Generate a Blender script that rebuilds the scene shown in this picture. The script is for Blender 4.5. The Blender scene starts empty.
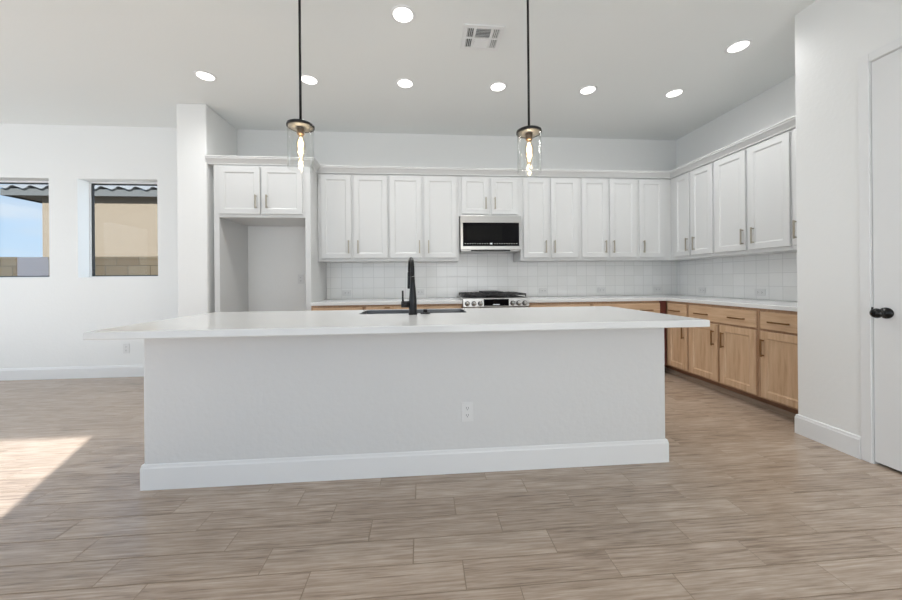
import bpy, bmesh, math, random
from mathutils import Vector, Matrix
R = math.radians
PI = math.pi
scene = bpy.context.scene
C = scene.collection

# ------------------------------------------------------------------ camera, world, sun, lights, exposure
cam_d = bpy.data.cameras.new('camera')
cam = bpy.data.objects.new('camera', cam_d)
C.objects.link(cam)
scene.camera = cam
cam_d.sensor_width = 36.0
cam_d.lens = 343.18 / 902 * 36.0
cam_d.shift_y = -19.7 / 902
cam_d.clip_start = 0.05
cam.matrix_world = (Matrix.Translation((0, 0, 1.1451)) @ Matrix.Rotation(-0.0803, 4, 'Z')
                    @ Matrix.Rotation(PI / 2, 4, 'X') @ Matrix.Rotation(-0.0089, 4, 'Z'))

vs = scene.view_settings
vs.view_transform = 'Standard'
vs.look = 'None'
vs.exposure = 0.0
vs.gamma = 1.0
vs.use_curve_mapping = False

SKY = 1.0
SUN = 14.5
world = bpy.data.worlds.new('sky')
scene.world = world
world.use_nodes = True
wn = world.node_tree
wn.nodes.clear()
w_out = wn.nodes.new('ShaderNodeOutputWorld')
w_bg = wn.nodes.new('ShaderNodeBackground')
w_tc = wn.nodes.new('ShaderNodeTexCoord')
w_sep = wn.nodes.new('ShaderNodeSeparateXYZ')
w_ramp = wn.nodes.new('ShaderNodeValToRGB')
w_noise = wn.nodes.new('ShaderNodeTexNoise')
w_map = wn.nodes.new('ShaderNodeMapping')
w_cr = wn.nodes.new('ShaderNodeValToRGB')
w_mix = wn.nodes.new('ShaderNodeMixRGB')
wn.links.new(w_tc.outputs['Generated'], w_sep.inputs[0])
wn.links.new(w_sep.outputs['Z'], w_ramp.inputs[0])
w_ramp.color_ramp.elements[0].position = 0.0
w_ramp.color_ramp.elements[0].color = (0.78, 1.0, 1.22, 1)
w_ramp.color_ramp.elements[1].position = 0.5
w_ramp.color_ramp.elements[1].color = (0.38, 0.72, 1.25, 1)
wn.links.new(w_tc.outputs['Generated'], w_map.inputs[0])
w_map.inputs['Scale'].default_value = (2.0, 2.0, 9.0)
wn.links.new(w_map.outputs[0], w_noise.inputs['Vector'])
w_noise.inputs['Scale'].default_value = 2.2
w_noise.inputs['Detail'].default_value = 6
wn.links.new(w_noise.outputs['Fac'], w_cr.inputs[0])
w_cr.color_ramp.elements[0].position = 0.48
w_cr.color_ramp.elements[0].color = (0, 0, 0, 1)
w_cr.color_ramp.elements[1].position = 0.75
w_cr.color_ramp.elements[1].color = (0.8, 0.8, 0.8, 1)
wn.links.new(w_cr.outputs[0], w_mix.inputs[0])
wn.links.new(w_ramp.outputs[0], w_mix.inputs[1])
w_mix.inputs[2].default_value = (1.05, 1.1, 1.16, 1)
wn.links.new(w_mix.outputs[0], w_bg.inputs['Color'])
w_bg.inputs['Strength'].default_value = SKY
wn.links.new(w_bg.outputs[0], w_out.inputs[0])

def light(name, kind, loc, energy, color=(1, 1, 1), rot=None, **kw):
    d = bpy.data.lights.new(name, kind)
    d.energy = energy
    d.color = color
    for k, v in kw.items():
        setattr(d, k, v)
    o = bpy.data.objects.new(name, d)
    C.objects.link(o)
    o.location = loc
    if rot is not None:
        o.rotation_euler = rot
    return o

# low sun shining in through the sliding door behind the camera
sun_dir = Vector((-0.406 * math.cos(R(26.3)), 0.914 * math.cos(R(26.3)), -math.sin(R(26.3))))
s = light('sun', 'SUN', (4, -9, 6), SUN, (0.94, 0.97, 1.0), angle=R(0.5))
s.rotation_euler = sun_dir.to_track_quat('-Z', 'Y').to_euler()
# daylight in the slider opening and the left wall window, then two added fills
light('daylight_slider', 'AREA', (-2.43, -2.15, 1.37), 9, (0.945, 0.975, 1.0), (R(112), 0, 0),
      shape='RECTANGLE', size=4.2, size_y=2.6)
light('daylight_side', 'AREA', (-6.95, 1.6, 1.5), 54, (0.91, 0.968, 1.02), (R(90), 0, R(-90)),
      shape='RECTANGLE', size=3.0, size_y=2.0)
light('fill_rear_right', 'AREA', (1.5, -2.1, 1.5), 74, (0.955, 0.985, 1.0), (R(108), 0, R(-8)),  # added fill before the solid rear wall, brightens the right side
      shape='RECTANGLE', size=2.2, size_y=2.2)
light('fill_window_reveal', 'AREA', (-2.5, 5.45, 1.9), 26, (0.93, 0.97, 1.0), (R(90), 0, R(90)),  # added fill outside, out of view, brightens the window reveals
      shape='RECTANGLE', size=.9, size_y=1.2)
DOWN_W = 8.5

# ------------------------------------------------------------------ materials
def mat(name, color=(.8, .8, .8), rough=.5, metal=0.0, spec=.5, bump=None, emit=None, estr=0, coat=0):
    m = bpy.data.materials.new(name)
    m.use_nodes = True
    nt = m.node_tree
    b = nt.nodes['Principled BSDF']
    b.inputs['Base Color'].default_value = (*color, 1)
    b.inputs['Roughness'].default_value = rough
    b.inputs['Metallic'].default_value = metal
    b.inputs['Specular IOR Level'].default_value = spec
    b.inputs['Coat Weight'].default_value = coat
    if emit:
        b.inputs['Emission Color'].default_value = (*emit, 1)
        b.inputs['Emission Strength'].default_value = estr
    if bump:
        sc, st, dist = bump
        tc = nt.nodes.new('ShaderNodeTexCoord')
        n = nt.nodes.new('ShaderNodeTexNoise')
        n.inputs['Scale'].default_value = sc
        n.inputs['Detail'].default_value = 3
        bp = nt.nodes.new('ShaderNodeBump')
        bp.inputs['Strength'].default_value = st
        bp.inputs['Distance'].default_value = dist
        nt.links.new(tc.outputs['Object'], n.inputs['Vector'])
        nt.links.new(n.outputs['Fac'], bp.inputs['Height'])
        nt.links.new(bp.outputs[0], b.inputs['Normal'])
    return m

M = {}
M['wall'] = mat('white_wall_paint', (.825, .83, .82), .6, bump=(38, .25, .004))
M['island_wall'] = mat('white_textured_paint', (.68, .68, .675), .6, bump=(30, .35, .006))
M['ceiling'] = mat('ceiling_paint', (.82, .84, .83), .8, bump=(55, .2, .003))
M['trim'] = mat('white_trim_paint', (.80, .805, .805), .35)
M['cab'] = mat('white_cabinet_lacquer', (.63, .635, .63), .32)
M['quartz'] = mat('white_quartz', (.74, .745, .74), .16, spec=.5)
M['steel'] = mat('stainless_steel', (.50, .495, .485), .28, 1.0)
M['sink'] = mat('brushed_sink_steel', (.22, .23, .24), .38, 1.0)
M['nickel'] = mat('brushed_nickel', (.42, .38, .31), .36, 1.0)
M['brown_metal'] = mat('brown_pull_metal', (.30, .18, .085), .38, 1.0)  # darker brown metal for the base cabinet pulls
M['black'] = mat('matte_black_metal', (.010, .010, .011), .30, 0, .3)
M['knob_black'] = mat('black_door_hardware', (.01, .01, .011), .22, .4)
M['plate'] = mat('satin_plate', (.22, .22, .21), .55, .6)
M['iron'] = mat('cast_iron', (.03, .03, .032), .5, .3)
M['glass_black'] = mat('black_glass', (.004, .004, .005), .08, spec=.12)
M['plastic'] = mat('white_plastic', (.74, .74, .735), .35)
M['slot'] = mat('dark_slot', (.05, .05, .05), .6)
M['dark'] = mat('dark_gasket', (.03, .032, .034), .5)
M['grille_dark'] = mat('vent_duct_dark', (.10, .10, .095), .8)
M['icon'] = mat('lit_display', (.1, .1, .1), .5, emit=(.9, .95, 1.0), estr=.8)
M['lens'] = mat('lamp_lens', (.9, .9, .9), .4, emit=(1.0, .97, .92), estr=3.2)
M['filament'] = mat('glowing_filament', (1, .8, .5), .4, emit=(1.0, .80, .52), estr=7)
M['brass'] = mat('socket_brass', (.20, .14, .09), .4, .8)
M['fascia'] = mat('grey_fascia', (.09, .09, .085), .7)
M['rooftile'] = mat('grey_roof_tile', (.17, .17, .17), .7, bump=(30, .3, .01))
M['ground'] = mat('gravel_yard', (.30, .25, .19), .9, bump=(40, .5, .02))

def math_node(nt, op, a, b=None, c=None):
    n = nt.nodes.new('ShaderNodeMath')
    n.operation = op
    for i, v in enumerate((a, b, c)):
        if v is None:
            continue
        if isinstance(v, (int, float)):
            n.inputs[i].default_value = v
        else:
            nt.links.new(v, n.inputs[i])
    return n.outputs[0]

def ramp(nt, fac, stops):
    r = nt.nodes.new('ShaderNodeValToRGB')
    el = r.color_ramp.elements
    while len(el) < len(stops):
        el.new(.5)
    for e, (p, c) in zip(el, stops):
        e.position = p
        e.color = (*c, 1)
    nt.links.new(fac, r.inputs[0])
    return r.outputs[0]

def floor_material():
    m = bpy.data.materials.new('wood_look_plank_tile')
    m.use_nodes = True
    nt = m.node_tree
    b = nt.nodes['Principled BSDF']
    L = nt.links.new
    tc = nt.nodes.new('ShaderNodeTexCoord')
    sp = nt.nodes.new('ShaderNodeSeparateXYZ')
    L(tc.outputs['Object'], sp.inputs[0])
    x, y = sp.outputs['X'], sp.outputs['Y']
    PW, PL = .1368, .6025
    yr = math_node(nt, 'DIVIDE', math_node(nt, 'SUBTRACT', y, 1.5335), PW)
    row = math_node(nt, 'FLOOR', yr)
    fy = math_node(nt, 'SUBTRACT', yr, row)
    xo = math_node(nt, 'ADD', math_node(nt, 'ADD', x, 1.4575), math_node(nt, 'MULTIPLY', row, PL / 3))
    xr = math_node(nt, 'DIVIDE', xo, PL)
    colm = math_node(nt, 'FLOOR', xr)
    fx = math_node(nt, 'SUBTRACT', xr, colm)
    # distance in metres to the nearest joint
    ex = math_node(nt, 'MULTIPLY', math_node(nt, 'MINIMUM', fx, math_node(nt, 'SUBTRACT', 1.0, fx)), PL)
    ey = math_node(nt, 'MULTIPLY', math_node(nt, 'MINIMUM', fy, math_node(nt, 'SUBTRACT', 1.0, fy)), PW)
    ed = math_node(nt, 'MINIMUM', ex, ey)
    mr = nt.nodes.new('ShaderNodeMapRange')
    mr.inputs['From Min'].default_value = .0016
    mr.inputs['From Max'].default_value = .0028
    L(ed, mr.inputs['Value'])
    tile = mr.outputs[0]                                   # 0 in the joint, 1 on the tile
    cmb = nt.nodes.new('ShaderNodeCombineXYZ')
    L(row, cmb.inputs[0])
    L(colm, cmb.inputs[1])
    wnz = nt.nodes.new('ShaderNodeTexWhiteNoise')
    L(cmb.outputs[0], wnz.inputs['Vector'])
    rnd = wnz.outputs['Value']
    # grain: long along x, shifted per plank
    gv = nt.nodes.new('ShaderNodeCombineXYZ')
    L(math_node(nt, 'ADD', math_node(nt, 'MULTIPLY', x, 2.6), math_node(nt, 'MULTIPLY', rnd, 37.0)), gv.inputs[0])
    L(math_node(nt, 'MULTIPLY', y, 58.0), gv.inputs[1])
    L(math_node(nt, 'MULTIPLY', rnd, 11.0), gv.inputs[2])
    n1 = nt.nodes.new('ShaderNodeTexNoise')
    n1.inputs['Scale'].default_value = 1.6
    n1.inputs['Detail'].default_value = 8
    n1.inputs['Roughness'].default_value = .62
    n1.inputs['Distortion'].default_value = .25
    L(gv.outputs[0], n1.inputs['Vector'])
    gv2 = nt.nodes.new('ShaderNodeCombineXYZ')
    L(math_node(nt, 'ADD', math_node(nt, 'MULTIPLY', x, 5.0), math_node(nt, 'MULTIPLY', rnd, 17.0)), gv2.inputs[0])
    L(math_node(nt, 'MULTIPLY', y, 14.0), gv2.inputs[1])
    n2 = nt.nodes.new('ShaderNodeTexNoise')
    n2.inputs['Scale'].default_value = 1.0
    n2.inputs['Detail'].default_value = 4
    L(gv2.outputs[0], n2.inputs['Vector'])
    gv3 = nt.nodes.new('ShaderNodeCombineXYZ')
    L(math_node(nt, 'ADD', math_node(nt, 'MULTIPLY', x, 9.0), math_node(nt, 'MULTIPLY', rnd, 53.0)), gv3.inputs[0])
    L(math_node(nt, 'MULTIPLY', y, 150.0), gv3.inputs[1])
    n3 = nt.nodes.new('ShaderNodeTexNoise')
    n3.inputs['Scale'].default_value = 1.0
    n3.inputs['Detail'].default_value = 3
    L(gv3.outputs[0], n3.inputs['Vector'])
    f = math_node(nt, 'ADD', math_node(nt, 'MULTIPLY', n1.outputs['Fac'], .62), math_node(nt, 'MULTIPLY', n2.outputs['Fac'], .20))
    f = math_node(nt, 'ADD', f, math_node(nt, 'MULTIPLY', n3.outputs['Fac'], .18))
    f = math_node(nt, 'ADD', f, math_node(nt, 'MULTIPLY', math_node(nt, 'SUBTRACT', rnd, .5), .07))
    col = ramp(nt, f, [(.33, (.195, .139, .098)), (.44, (.345, .260, .194)), (.53, (.440, .345, .268)), (.66, (.565, .463, .372))])
    mx = nt.nodes.new('ShaderNodeMixRGB')
    mx.inputs[1].default_value = (.27, .205, .15, 1)
    L(tile, mx.inputs[0])
    L(col, mx.inputs[2])
    L(mx.outputs[0], b.inputs['Base Color'])
    b.inputs['Roughness'].default_value = .36
    b.inputs['Specular IOR Level'].default_value = .5
    L(math_node(nt, 'ADD', math_node(nt, 'MULTIPLY', tile, -.55), .82), b.inputs['Roughness'])
    L(math_node(nt, 'MULTIPLY', tile, .9), b.inputs['Specular IOR Level'])
    bp = nt.nodes.new('ShaderNodeBump')
    bp.inputs['Strength'].default_value = .35
    bp.inputs['Distance'].default_value = .002
    L(math_node(nt, 'ADD', math_node(nt, 'MULTIPLY', tile, 1.0), math_node(nt, 'MULTIPLY', n1.outputs['Fac'], .25)), bp.inputs['Height'])
    L(bp.outputs[0], b.inputs['Normal'])
    return m
M['floor'] = floor_material()

def wood_material(name, dark, mid, lite, axis):
    m = bpy.data.materials.new(name)
    m.use_nodes = True
    nt = m.node_tree
    b = nt.nodes['Principled BSDF']
    tc = nt.nodes.new('ShaderNodeTexCoord')
    mp = nt.nodes.new('ShaderNodeMapping')
    mp.inputs['Scale'].default_value = (26, 26, 2.2) if axis == 'Z' else (2.2, 26, 26)
    nt.links.new(tc.outputs['Object'], mp.inputs[0])
    n = nt.nodes.new('ShaderNodeTexNoise')
    n.inputs['Scale'].default_value = 1.5
    n.inputs['Detail'].default_value = 7
    n.inputs['Roughness'].default_value = .6
    n.inputs['Distortion'].default_value = .3
    nt.links.new(mp.outputs[0], n.inputs['Vector'])
    nt.links.new(ramp(nt, n.outputs['Fac'], [(.3, dark), (.5, mid), (.72, lite)]), b.inputs['Base Color'])
    b.inputs['Roughness'].default_value = .38
    return m
WD = ((.50, .32, .19), (.60, .41, .26), (.67, .48, .32))
M['wood'] = wood_material('stained_maple_upright_grain', *WD, 'Z')
M['wood_h'] = wood_material('stained_maple_level_grain', *WD, 'X')
M['frame_wood'] = wood_material('stained_maple_face_frame', (.40, .24, .14), (.48, .305, .19), (.55, .37, .24), 'Z')
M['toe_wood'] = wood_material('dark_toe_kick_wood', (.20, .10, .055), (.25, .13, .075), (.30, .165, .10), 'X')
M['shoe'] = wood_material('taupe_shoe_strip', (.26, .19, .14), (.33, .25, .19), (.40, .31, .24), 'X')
M['filler_red'] = mat('dark_red_stain', (.13, .035, .025), .4)

def backsplash_material():
    m = bpy.data.materials.new('square_white_tile')
    m.use_nodes = True
    nt = m.node_tree
    b = nt.nodes['Principled BSDF']
    L = nt.links.new
    tc = nt.nodes.new('ShaderNodeTexCoord')
    sp = nt.nodes.new('ShaderNodeSeparateXYZ')
    L(tc.outputs['Object'], sp.inputs[0])
    P = .1357
    u = math_node(nt, 'DIVIDE', math_node(nt, 'ADD', math_node(nt, 'SUBTRACT', sp.outputs['X'], sp.outputs['Y']), 1.181 + 4.505 + P * 20), P)
    v = math_node(nt, 'DIVIDE', math_node(nt, 'SUBTRACT', sp.outputs['Z'], 1.055 - P * 4), P)
    fu = math_node(nt, 'FRACT', u)
    fv = math_node(nt, 'FRACT', v)
    eu = math_node(nt, 'MINIMUM', fu, math_node(nt, 'SUBTRACT', 1.0, fu))
    ev = math_node(nt, 'MINIMUM', fv, math_node(nt, 'SUBTRACT', 1.0, fv))
    e = math_node(nt, 'MULTIPLY', math_node(nt, 'MINIMUM', eu, ev), P)
    mr = nt.nodes.new('ShaderNodeMapRange')
    mr.inputs['From Min'].default_value = .0010
    mr.inputs['From Max'].default_value = .0030
    L(e, mr.inputs['Value'])
    cmb = nt.nodes.new('ShaderNodeCombineXYZ')
    L(math_node(nt, 'FLOOR', u), cmb.inputs[0])
    L(math_node(nt, 'FLOOR', v), cmb.inputs[1])
    wz = nt.nodes.new('ShaderNodeTexWhiteNoise')
    L(cmb.outputs[0], wz.inputs['Vector'])
    tilec = ramp(nt, wz.outputs['Value'], [(0, (.84, .84, .825)), (1, (.89, .89, .88))])
    mx = nt.nodes.new('ShaderNodeMixRGB')
    mx.inputs[1].default_value = (.68, .68, .67, 1)
    L(mr.outputs[0], mx.inputs[0])
    L(tilec, mx.inputs[2])
    L(mx.outputs[0], b.inputs['Base Color'])
    b.inputs['Roughness'].default_value = .14
    nz = nt.nodes.new('ShaderNodeTexNoise')
    nz.inputs['Scale'].default_value = 14
    L(tc.outputs['Object'], nz.inputs['Vector'])
    bp = nt.nodes.new('ShaderNodeBump')
    bp.inputs['Strength'].default_value = .3
    bp.inputs['Distance'].default_value = .003
    L(math_node(nt, 'ADD', mr.outputs[0], math_node(nt, 'MULTIPLY', nz.outputs['Fac'], .8)), bp.inputs['Height'])
    L(bp.outputs[0], b.inputs['Normal'])
    return m
M['tile'] = backsplash_material()

def glass_material(name, tint, refl=1.0):
    m = bpy.data.materials.new(name)
    m.use_nodes = True
    nt = m.node_tree
    nt.nodes.clear()
    out = nt.nodes.new('ShaderNodeOutputMaterial')
    tr = nt.nodes.new('ShaderNodeBsdfTransparent')
    tr.inputs[0].default_value = (*tint, 1)
    gl = nt.nodes.new('ShaderNodeBsdfGlossy')
    gl.inputs['Roughness'].default_value = .02
    lw = nt.nodes.new('ShaderNodeLayerWeight')
    lw.inputs['Blend'].default_value = .5
    fr = math_node(nt, 'ADD', math_node(nt, 'MULTIPLY', math_node(nt, 'POWER', lw.outputs['Facing'], 4.0), .7), .035)
    mx = nt.nodes.new('ShaderNodeMixShader')
    nt.links.new(math_node(nt, 'MULTIPLY', fr, refl), mx.inputs[0])
    nt.links.new(tr.outputs[0], mx.inputs[1])
    nt.links.new(gl.outputs[0], mx.inputs[2])
    nt.links.new(mx.outputs[0], out.inputs[0])
    return m
M['window_glass'] = glass_material('window_glass', (.86, .87, .87), .2)
M['lamp_glass'] = glass_material('clear_lamp_glass', (.975, .98, .975), .8)
M['bulb_glass'] = glass_material('bulb_glass', (.97, .93, .86), .6)

def stucco(name, c1, c2):
    m = mat(name, c1, .9)
    nt = m.node_tree
    tc = nt.nodes.new('ShaderNodeTexCoord')
    n = nt.nodes.new('ShaderNodeTexNoise')
    n.inputs['Scale'].default_value = 18
    n.inputs['Detail'].default_value = 6
    nt.links.new(tc.outputs['Object'], n.inputs['Vector'])
    nt.links.new(ramp(nt, n.outputs['Fac'], [(.35, c1), (.65, c2)]), nt.nodes['Principled BSDF'].inputs['Base Color'])
    return m
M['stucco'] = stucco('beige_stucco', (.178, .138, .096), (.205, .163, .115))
M['pale_stucco'] = stucco('pale_stucco', (.86, .68, .60), (.90, .72, .64))

def block_material():
    m = bpy.data.materials.new('brown_masonry_block')
    m.use_nodes = True
    nt = m.node_tree
    b = nt.nodes['Principled BSDF']
    b.inputs['Roughness'].default_value = .9
    tc = nt.nodes.new('ShaderNodeTexCoord')
    mp = nt.nodes.new('ShaderNodeMapping')
    mp.inputs['Rotation'].default_value = (R(90), 0, 0)
    nt.links.new(tc.outputs['Object'], mp.inputs[0])
    br = nt.nodes.new('ShaderNodeTexBrick')
    br.inputs['Color1'].default_value = (.60, .38, .20, 1)
    br.inputs['Color2'].default_value = (.76, .52, .30, 1)
    br.inputs['Mortar'].default_value = (.34, .23, .13, 1)
    br.inputs['Scale'].default_value = 1
    br.inputs['Brick Width'].default_value = .40
    br.inputs['Row Height'].default_value = .2
    br.inputs['Mortar Size'].default_value = .006
    nt.links.new(mp.outputs[0], br.inputs['Vector'])
    nt.links.new(br.outputs['Color'], b.inputs['Base Color'])
    return m
M['block'] = block_material()

# ------------------------------------------------------------------ mesh helpers
class MB:
    def __init__(self):
        self.bm = bmesh.new()

    def box(self, x0, x1, y0, y1, z0, z1, bev=0.0, seg=2):
        bm = self.bm if not bev else bmesh.new()
        vs_ = [bm.verts.new(p) for p in ((x0, y0, z0), (x1, y0, z0), (x1, y1, z0), (x0, y1, z0),
                                         (x0, y0, z1), (x1, y0, z1), (x1, y1, z1), (x0, y1, z1))]
        for f in ((0, 3, 2, 1), (4, 5, 6, 7), (0, 1, 5, 4), (1, 2, 6, 5), (2, 3, 7, 6), (3, 0, 4, 7)):
            bm.faces.new([vs_[i] for i in f])
        if bev:
            bmesh.ops.bevel(bm, geom=list(bm.edges), offset=bev, segments=seg, affect='EDGES', profile=.5)
            self.merge(bm)
        return self

    def merge(self, other, mx=None):
        mp = {}
        for v in other.verts:
            mp[v] = self.bm.verts.new(mx @ v.co if mx else v.co)
        for f in other.faces:
            try:
                nf = self.bm.faces.new([mp[v] for v in f.verts])
                nf.smooth = f.smooth
            except ValueError:
                pass
        other.free()

    def tube(self, pts, r, seg=12, caps=True):
        pts = [Vector(p) for p in pts]
        rs = r if isinstance(r, (list, tuple)) else [r] * len(pts)
        rings = []
        prev = None
        for i, p in enumerate(pts):
            a = pts[max(i - 1, 0)]
            b_ = pts[min(i + 1, len(pts) - 1)]
            t = (b_ - a).normalized()
            if prev is None:
                up = Vector((0, 0, 1)) if abs(t.z) < .9 else Vector((1, 0, 0))
                n = t.cross(up).normalized()
            else:
                n = (prev - t * prev.dot(t)).normalized()
            prev = n
            bn = t.cross(n)
            rings.append([self.bm.verts.new(p + rs[i] * (math.cos(2 * PI * k / seg) * n + math.sin(2 * PI * k / seg) * bn)) for k in range(seg)])
        for i in range(len(rings) - 1):
            for k in range(seg):
                f = self.bm.faces.new((rings[i][k], rings[i][(k + 1) % seg], rings[i + 1][(k + 1) % seg], rings[i + 1][k]))
                f.smooth = True
        if caps:
            self.bm.faces.new(rings[0][::-1])
            self.bm.faces.new(rings[-1])
        return self

    def lathe(self, prof, c=(0, 0, 0), seg=32, axis='Z', caps=True, smooth=True):
        """prof: list of (radius, height)"""
        c = Vector(c)
        rings = []
        for r, h in prof:
            ring = []
            for k in range(seg):
                a = 2 * PI * k / seg
                u, v = r * math.cos(a), r * math.sin(a)
                p = {'Z': (u, v, h), 'Y': (u, h, v), 'X': (h, u, v)}[axis]
                ring.append(self.bm.verts.new(c + Vector(p)))
            rings.append(ring)
        for i in range(len(rings) - 1):
            for k in range(seg):
                f = self.bm.faces.new((rings[i][k], rings[i][(k + 1) % seg], rings[i + 1][(k + 1) % seg], rings[i + 1][k]))
                f.smooth = smooth
        if caps:
            self.bm.faces.new(rings[0][::-1])
            self.bm.faces.new(rings[-1])
        return self

    def sweep(self, prof, path, closed=False):
        """prof: (out, z) points swept along a level path; 'out' is to the right of travel, mitred corners"""
        path = [Vector((*p, 0)) for p in path]
        rows = []
        n = len(path)
        for i, p in enumerate(path):
            dirs = []
            if i > 0:
                dirs.append((path[i] - path[i - 1]).normalized())
            if i < n - 1:
                dirs.append((path[i + 1] - path[i]).normalized())
            nrm = [Vector((d.y, -d.x, 0)) for d in dirs]
            if len(nrm) == 2:
                mid = (nrm[0] + nrm[1]).normalized()
                o = mid / mid.dot(nrm[0])
            else:
                o = nrm[0]
            rows.append([self.bm.verts.new(p + o * a + Vector((0, 0, z))) for a, z in prof])
        m = len(prof)
        for i in range(n - 1):
            for k in range(m):
                self.bm.faces.new((rows[i][k], rows[i][(k + 1) % m], rows[i + 1][(k + 1) % m], rows[i + 1][k]))
        self.bm.faces.new(rows[0])
        self.bm.faces.new(rows[-1][::-1])
        return self

    def build(self, name, m, parent=None, offset=None, bevel=0):
        bmesh.ops.recalc_face_normals(self.bm, faces=list(self.bm.faces))
        if offset is not None:
            bmesh.ops.translate(self.bm, verts=list(self.bm.verts), vec=-Vector(offset))
        me = bpy.data.meshes.new(name)
        self.bm.to_mesh(me)
        self.bm.free()
        me.materials.append(m)
        o = bpy.data.objects.new(name, me)
        C.objects.link(o)
        if parent:
            o.parent = parent
        elif offset is not None:
            o.location = offset
        if bevel:
            b = o.modifiers.new('bevel', 'BEVEL')
            b.width = bevel
            b.segments = 2
            b.limit_method = 'ANGLE'
        return o

def tag(o, label=None, cat=None, group=None, kind=None):
    if label: o['label'] = label
    if cat: o['category'] = cat
    if group: o['group'] = group
    if kind: o['kind'] = kind
    return o

def thing(name, label, cat, loc=(0, 0, 0), rz=0, group=None):
    o = bpy.data.objects.new(name, None)
    o.empty_display_size = .1
    C.objects.link(o)
    o.location = loc
    o.rotation_euler = (0, 0, rz)
    return tag(o, label, cat, group)

def struct(mb, name, m, bevel=0):
    o = mb.build(name, m, bevel=bevel)
    o['kind'] = 'structure'
    return o

def copy_tree(o, parent=None):
    c = o.copy()
    C.objects.link(c)
    c.parent = parent
    for ch in list(o.children):
        copy_tree(ch, c)
    return c

# ------------------------------------------------------------------ key dimensions
YW, XR, ZC = 4.51, 3.5245, 3.064       # back wall, right wall, ceiling
XP, YP = 2.734, 2.307                  # pantry wall plane and its far corner
SX0, SX1, SY = -2.617, -2.312, 3.885   # the stub wall beside the fridge alcove
XL, YB = -7.0, -2.2                    # left wall and rear wall (outside the frame)

# ------------------------------------------------------------------ room shell
struct(MB().box(XL - .2, XR + .2, YB - .2, YW + .2, -.12, 0), 'floor', M['floor'])
struct(MB().box(XL - .2, XR + .2, YB - .2, YW + .2, ZC, ZC + .15), 'ceiling', M['ceiling'])

WZ0, WZ1 = 1.218, 2.42
W1 = (-5.405, -4.490)
W2 = (-4.172, -3.262)
mb = MB()
for x0, x1 in ((XL - .2, W1[0]), (W1[1], W2[0]), (W2[1], XR + .2)):
    mb.box(x0, x1, YW, YW + .2, 0, ZC)
for x0, x1 in (W1, W2):
    mb.box(x0, x1, YW, YW + .2, 0, WZ0)
    mb.box(x0, x1, YW, YW + .2, WZ1, ZC)
struct(mb, 'wall_back', M['wall'])
struct(MB().box(SX0, SX1, SY, YW, 0, ZC), 'wall_stub', M['wall'], bevel=.012)
struct(MB().box(XR, XR + .2, YB, YW, 0, ZC), 'wall_right', M['wall'])
# pantry wall with a door opening
DY0, DY1, DZ = 1.0, 1.885, 2.455
mb = MB()
mb.box(XP, XP + .12, DY1, YP, 0, ZC).box(XP, XP + .12, YB, DY0, 0, ZC).box(XP, XP + .12, DY0, DY1, DZ, ZC)
struct(mb, 'wall_pantry', M['wall'])
struct(MB().box(XP + .12, XR, YP - .11, YP, 0, ZC), 'wall_pantry_end', M['wall'])
# left wall with a window opening and rear wall with a slider opening (behind the camera)
mb = MB()
mb.box(XL - .2, XL, YB, .1, 0, ZC).box(XL - .2, XL, 3.1, YW, 0, ZC).box(XL - .2, XL, .1, 3.1, 0, .5).box(XL - .2, XL, .1, 3.1, 2.5, ZC)
struct(mb, 'wall_left', M['wall'])
SLX0, SLX1, SLZ = -4.6, -.267, 2.70
mb = MB()
mb.box(XL, SLX0, YB - .02, YB, 0, ZC).box(SLX1, XR + .2, YB - .02, YB, 0, ZC).box(SLX0, SLX1, YB - .02, YB, SLZ, ZC)
struct(mb, 'wall_front', M['wall'])

# baseboards
BBP = [(0, 0), (.014, 0), (.014, .118), (.011, .124), (.009, .136), (.004, .140), (0, .140)]
def baseboard(name, path):
    return struct(MB().sweep(BBP, path), name, M['trim'])
baseboard('baseboard_left', [(XL, YW), (SX0, YW)])
baseboard('baseboard_stub', [(SX0, YW), (SX0, SY), (SX1, SY)])
baseboard('baseboard_pantry', [(XP + .1, YP), (XP, YP), (XP, 1.941)])

# windows: vinyl frame, dark gasket, pane
def window(n, x0, x1):
    y0, y1 = YW + .148, YW + .19
    def ring(a, b, ya, yb):
        m_ = MB()
        m_.box(x0 + a, x0 + b, ya, yb, WZ0 + a, WZ1 - a).box(x1 - b, x1 - a, ya, yb, WZ0 + a, WZ1 - a)
        m_.box(x0 + b, x1 - b, ya, yb, WZ0 + a, WZ0 + b).box(x0 + b, x1 - b, ya, yb, WZ1 - b, WZ1 - a)
        return m_
    f = struct(ring(0, .016, y0, y1), 'window_%d' % n, M['trim'])
    ring(.016, .029, y0 + .012, y1 - .004).build('gasket', M['dark'], f)
    MB().box(x0 + .029, x1 - .029, y0 + .02, y0 + .024, WZ0 + .029, WZ1 - .029).build('pane', M['window_glass'], f)
window(1, *W1)
window(2, *W2)

# pantry door
d = struct(MB().box(XP + .004, XP + .044, DY0 + .003, DY1 - .003, .018, DZ - .003), 'door_1', M['trim'])
for z0, z1 in ((.22, 1.0), (1.16, 2.28)):
    MB().box(XP + .0005, XP + .005, DY0 + .16, DY1 - .16, z0, z1, .002).build('raised_panel', M['trim'], d)
mb = MB()
mb.lathe([(.033, 0), (.033, -.006), (.027, -.012), (.014, -.016), (.011, -.03), (.011, -.042), (.020, -.047), (.027, -.056), (.029, -.066), (.026, -.076), (.016, -.083), (.002, -.085)],
         (XP + .0025, 1.822, .928), 28, 'X')
mb.build('door_knob', M['knob_black'], d)
MB().box(XP - .006, XP + .03, DY1 - .0028, DY1 - .0002, .90, .958).build('strike_plate', M['knob_black'], d)
mb = MB()
mb.box(XP - .009, XP - .0005, DY1 + .002, DY1 + .055, 0, DZ + .055, .003)
mb.box(XP - .009, XP - .0005, DY0 - .055, DY0 - .002, 0, DZ + .055, .003)
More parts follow.
